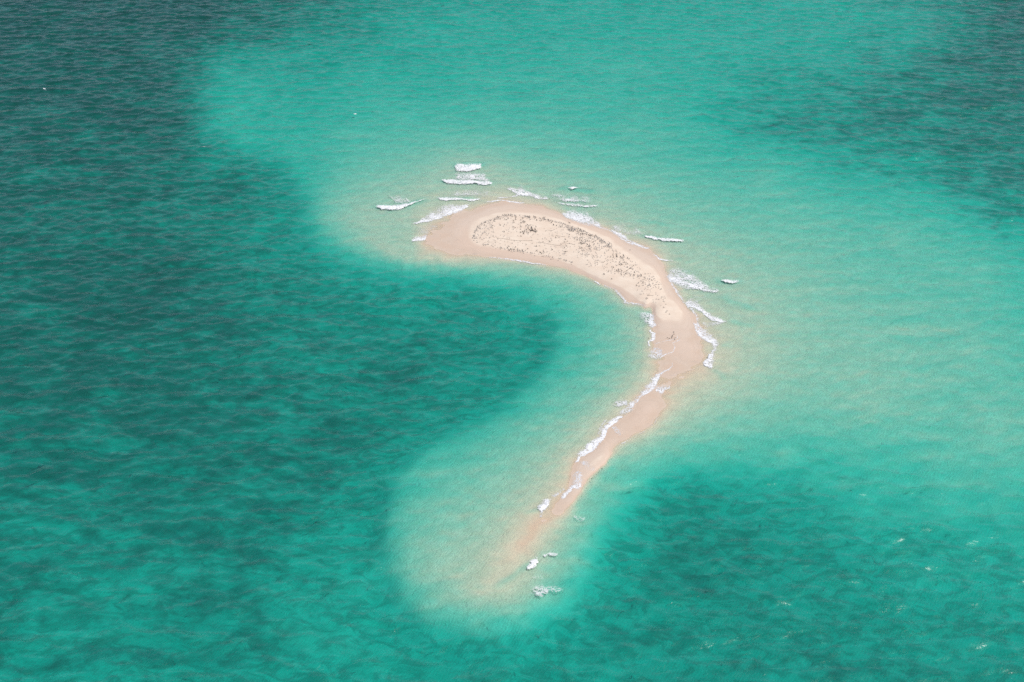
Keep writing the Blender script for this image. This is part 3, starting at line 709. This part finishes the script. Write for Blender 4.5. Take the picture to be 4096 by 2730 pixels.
ZA = lambda a, b: (1900 + a / 9.224, 850 + b / 9.224)
ZB = lambda a, b: (2150 + a / 9.224, 850 + b / 9.224)
ZD = lambda a, b: (2400 + a / 9.224, 1020 + b / 9.224)
big = [ZA(*p) for p in [(380,370),(355,485),(735,275),(840,160),(860,205),(935,250),(1030,105),(1100,95),(1150,100),(1230,80),(1325,75),(1100,275),(1155,290),(1215,245),
 (1500,205),(1500,280),(1415,335),(1435,400),(1760,240),(1690,305),(1780,345),(1750,385),(1800,405),(1835,375),(1690,420),(1865,170),(1955,165),(1995,190),(2015,150),
 (2175,160),(2235,185),(2035,275),(2275,300),(630,530),(625,600),(930,500),(1085,485),(1405,575),(1475,605),(1690,560),(1680,660),(1930,490),(1880,535),(1980,540),(1960,605),
 (2080,565),(1905,675),(1990,670),(2030,700),(2085,610),(2110,660),(2210,640),(2225,675),(2245,560),(1075,745),(1680,775),(1750,745),(1830,720),(1810,760),(1790,815),
 (1910,755),(1970,790),(2055,740),(2245,750),(2280,725),(1695,905),(1885,1200),(1325,1345),(1405,1355),(1455,1355),(1495,1275),(1575,1355),(1575,1405),(1650,1390),(1250,1255),
 (1860,1400),(1950,1340),(2270,1260),(2265,1410),(1740,1395),(1260,1385),(1195,1300)]]
big += [ZB(*p) for p in [(262,265),(410,290),(540,345),(145,315),(505,395),(590,480),(700,510),(1260,600),(1240,690),(1170,680),(1500,610),(1565,670),
 (1590,645),(1610,715),(1470,715),(1510,760),(1690,700),(1750,715),(1585,825),(1660,815),(1905,865),(1970,870),(2095,890),(2150,865),(2225,985),(1170,855),(1625,955),(1475,1060),
 (1560,1065),(1625,1080),(1840,1080),(2050,1120),(1595,1160),(1630,1190),(1700,1175),(1835,1215),(1930,1250),(1890,1285),(1565,1355),(1625,1350),(670,960),
 (1025,1035),(200,1110),(450,1105),(990,1130),(865,1210),(1055,1260),(990,1335),(535,1385),(100,1470),(225,1445),(150,1510)]]
big += [ZD(*p) for p in [(475,30),(395,100),(495,110),(605,90),(755,95),(800,140),(610,20),(865,45),(885,100),(1015,125),(875,210),(725,300),(910,300),(1020,360),(705,385),(795,390),
 (1230,415),(490,500),(1005,490),(610,620),(675,580),(795,625),(695,650),(1135,525),(1275,670),(1075,715),(945,735),(785,755),(1245,790),(1510,765),(1520,805),(1635,855),(430,895),
 (1910,950),(1420,1060),(1350,1150),(1445,1180),(1580,1060),(1760,1170),(1820,1110),(2260,1250),(145,735),(305,655)]]
singles = {ZA(1075,745): "large black bird alone on bare sand left of the driftwood cluster", ZA(1885,1200): "large black bird alone below the long weed line",
 ZA(930,500): "round black bird alone on the bare left part of the crest", ZA(1695,905): "black bird standing apart just below the driftwood cluster",
 ZA(630,530): "upper of two black birds at the left edge of the bare sand", ZA(625,600): "lower of two black birds at the left edge of the bare sand",
 ZB(670,960): "black bird alone on bare sand right of the driftwood", ZD(430,895): "black bird standing apart at the lower edge of the colony",
 ZD(2260,1250): "black bird at the far right edge near the colony's tail", ZA(1085,485): "black bird with white breast alone in the upper left bare sand"}
def big_zone(px, py):
    if 2070 < px < 2152 and 895 < py < 945: return "large black and white seabird in the cluster round the driftwood", "birds round the driftwood"
    if px < 2075 and py < 885: return "large black seabird along the colony's upper left rim", "birds on the upper left rim"
    if px < 2215 and py > 960: return "large black seabird along the colony's lower left rim", "birds on the lower left rim"
    if px < 2260 and py < 915: return "large black seabird on the upper middle rim among grey terns", "birds on the upper middle rim"
    if px < 2290: return "large black seabird on the open sand in the middle of the crest", "birds on the open middle sand"
    if py < 985: return "large black seabird among the packed terns of the upper right rim", "birds on the upper right rim"
    if px < 2420: return "large black seabird on the right middle of the colony", "birds on the right middle sand"
    if py < 1060: return "large black seabird in the upper part of the colony's right wing", "birds in the upper right wing"
    if py < 1112: return "large black seabird in the lower part of the colony's right wing", "birds in the lower right wing"
    return "large dark seabird near the colony's tail end", "birds at the tail end"
for p in big:
    l, gr = (singles[p], "black birds standing apart") if p in singles else big_zone(*p)
    place(ME_BIG, "seabird", *p, l, gr, scale=random.uniform(.88, 1.12))
for p, l, h, lf in ((ZB(1175,500), "black bird flying low over the upper rim with wings spread", .6, 1.2), (ZB(860,560), "black bird flapping its raised wings on the upper middle sand", 1.4, .1),
               (ZB(1030,1525), "dark bird with spread wings just over the lower middle sand", 1.9, .5), (ZB(235,230), "black bird with open wings landing on the topmost rim", 2.2, .3)):
    place(ME_BIGFLY, "flying_seabird", *p, l, "birds with open wings", h, .95, lf)
ME_TERNFLY = bird_mesh("flying_tern", .6, M_GREY, True)
place(ME_TERNFLY, "flying_tern", 3373, 1027, "pale grey bird gliding alone over the mint water right of the sandbar", "birds with open wings", 1.0, 1.1, 1.5)
# the small party on the wet sand, and strays
party = [(1390,655),(1410,770),(1320,860),(1290,930),(1275,1000),(1020,975),(1135,1020),(1475,985),(1455,1080)]
pl = ["topmost bird of the small party on the wet sand", "second bird from the top of the small party", "upper bird of the middle file of the small party", "middle bird of the file in the small party",
      "lowest bird of the file in the small party", "leftmost pale bird of the small party", "dark bird second from the left in the small party", "upper bird on the right of the small party", "lowest bird of the small party nearest the foam thread"]
for (a, b), l in zip(party, pl):
    place(ME_MID, "dark_tern", 2600 + a / 14.7, 1280 + b / 14.7, l, "small party of birds on the wet sand", scale=1.05)
for q, l in (((2595, 1347), "stray dark bird at the foam lip of the inner bay beach"), ((2520.4, 997), "stray bird alone on the sand right of the colony"),
             ((2829, 1424), "dark bird standing at the tip of the right-hand point"), ((2664, 1250), "left bird of three below the colony's tail"), ((2668, 1245), "upper bird of three below the colony's tail"),
             ((2678, 1257), "lowest bird of three below the colony's tail"), ((2655, 1231), "last bird at the very end of the colony's tail")):
    place(ME_MID, "dark_tern", *q, l, "stray birds", scale=1.0)

def inside(p, poly):
    c = False
    for (x1, y1), (x2, y2) in zip(poly, poly[1:] + poly[:1]):
        if (y1 > p[1]) != (y2 > p[1]) and p[0] < (x2 - x1) * (p[1] - y1) / (y2 - y1) + x1: c = not c
    return c
terns = []
def fill(poly, n):
    xs_, ys_ = [p[0] for p in poly], [p[1] for p in poly]; k = 0
    while k < n:
        p = (random.uniform(min(xs_), max(xs_)), random.uniform(min(ys_), max(ys_)))
        if inside(p, poly): terns.append(p); k += 1
def band(pl, n, w, dx=0.0):
    d = densify(pl, 2, False)
    for _ in range(n):
        a, b = random.choice(d); terns.append((a + random.gauss(dx, 2), b + abs(random.gauss(0, w)) - 1))
band([(1893,945),(1905,915),(1925,893),(1950,882),(1990,868),(2040,860),(2100,862),(2160,873),(2200,880),(2260,895)], 230, 6)
band([(2250,893),(2300,912),(2350,932),(2400,953),(2440,982)], 190, 9)
fill([(2264,910),(2300,915),(2310,930),(2275,930)], 60)
fill([(2300,920),(2380,942),(2440,970),(2460,990),(2400,1010),(2340,990),(2290,960)], 190)
fill([(1885,950),(1900,915),(1935,890),(1985,880),(1975,930),(1990,955),(1985,975),(1940,980),(1905,970)], 120)
band([(1930,973),(1990,983),(2050,998),(2120,1008),(2200,1023),(2260,1038),(2300,1053)], 90, 5)
fill([(1990,880),(2290,920),(2400,1000),(2300,1040),(2100,1000),(1990,975)], 190)
fill([(2300,1000),(2400,985),(2470,1000),(2530,1040),(2580,1080),(2640,1120),(2650,1150),(2600,1140),(2540,1120),(2480,1110),(2430,1090),(2350,1070)], 300)
fill([(2540,1150),(2620,1130),(2660,1180),(2665,1220),(2640,1225),(2590,1200),(2560,1185)], 60)
terns.sort(key=lambda p: -p[1])
def tern_zone(px, py):
    if py > 1140: return "small grey tern at the tail end of the colony", "terns at the tail end"
    if px > 2500: return "small grey tern in the outer part of the colony's right wing", "terns in the outer right wing"
    if px > 2400: return "small grey tern in the inner part of the colony's right wing", "terns in the inner right wing"
    if px > 2250: return "small grey tern on the right middle of the sand crest", "terns on the right middle"
    return "small grey tern along the lower rim of the colony", "terns on the lower rim"
for p in terns[:298]:
    place(ME_TERN, "tern", *p, *tern_zone(*p), scale=random.uniform(.85, 1.15))
# the farther terns: one packed flock
nv = len(ME_TERN.vertices)
tv = np.empty(nv * 3, np.float32); ME_TERN.vertices.foreach_get("co", tv); tv = tv.reshape(-1, 3)
tf = [tuple(p.vertices) for p in ME_TERN.polygons]; tm = [p.material_index for p in ME_TERN.polygons]
V, F, MI = [], [], []
c = at(*terns[298])
for i, p in enumerate(terns[298:]):
    q = at(*p) - c; a = math.pi + random.gauss(.25, .5); s = random.uniform(.8, 1.1)
    R = np.array([[math.cos(a), math.sin(a), 0], [-math.sin(a), math.cos(a), 0], [0, 0, 1]])
    V.append(tv @ R * s + np.array(q)); F += [tuple(k + i * nv for k in f) for f in tf]; MI += tm
o = link_mesh("tern_flock", np.vstack(V), F, list(ME_TERN.materials), mi=MI); o.location = c
tag(o, "packed flock of small grey terns along the upper rim of the crest", "birds", None, "stuff")
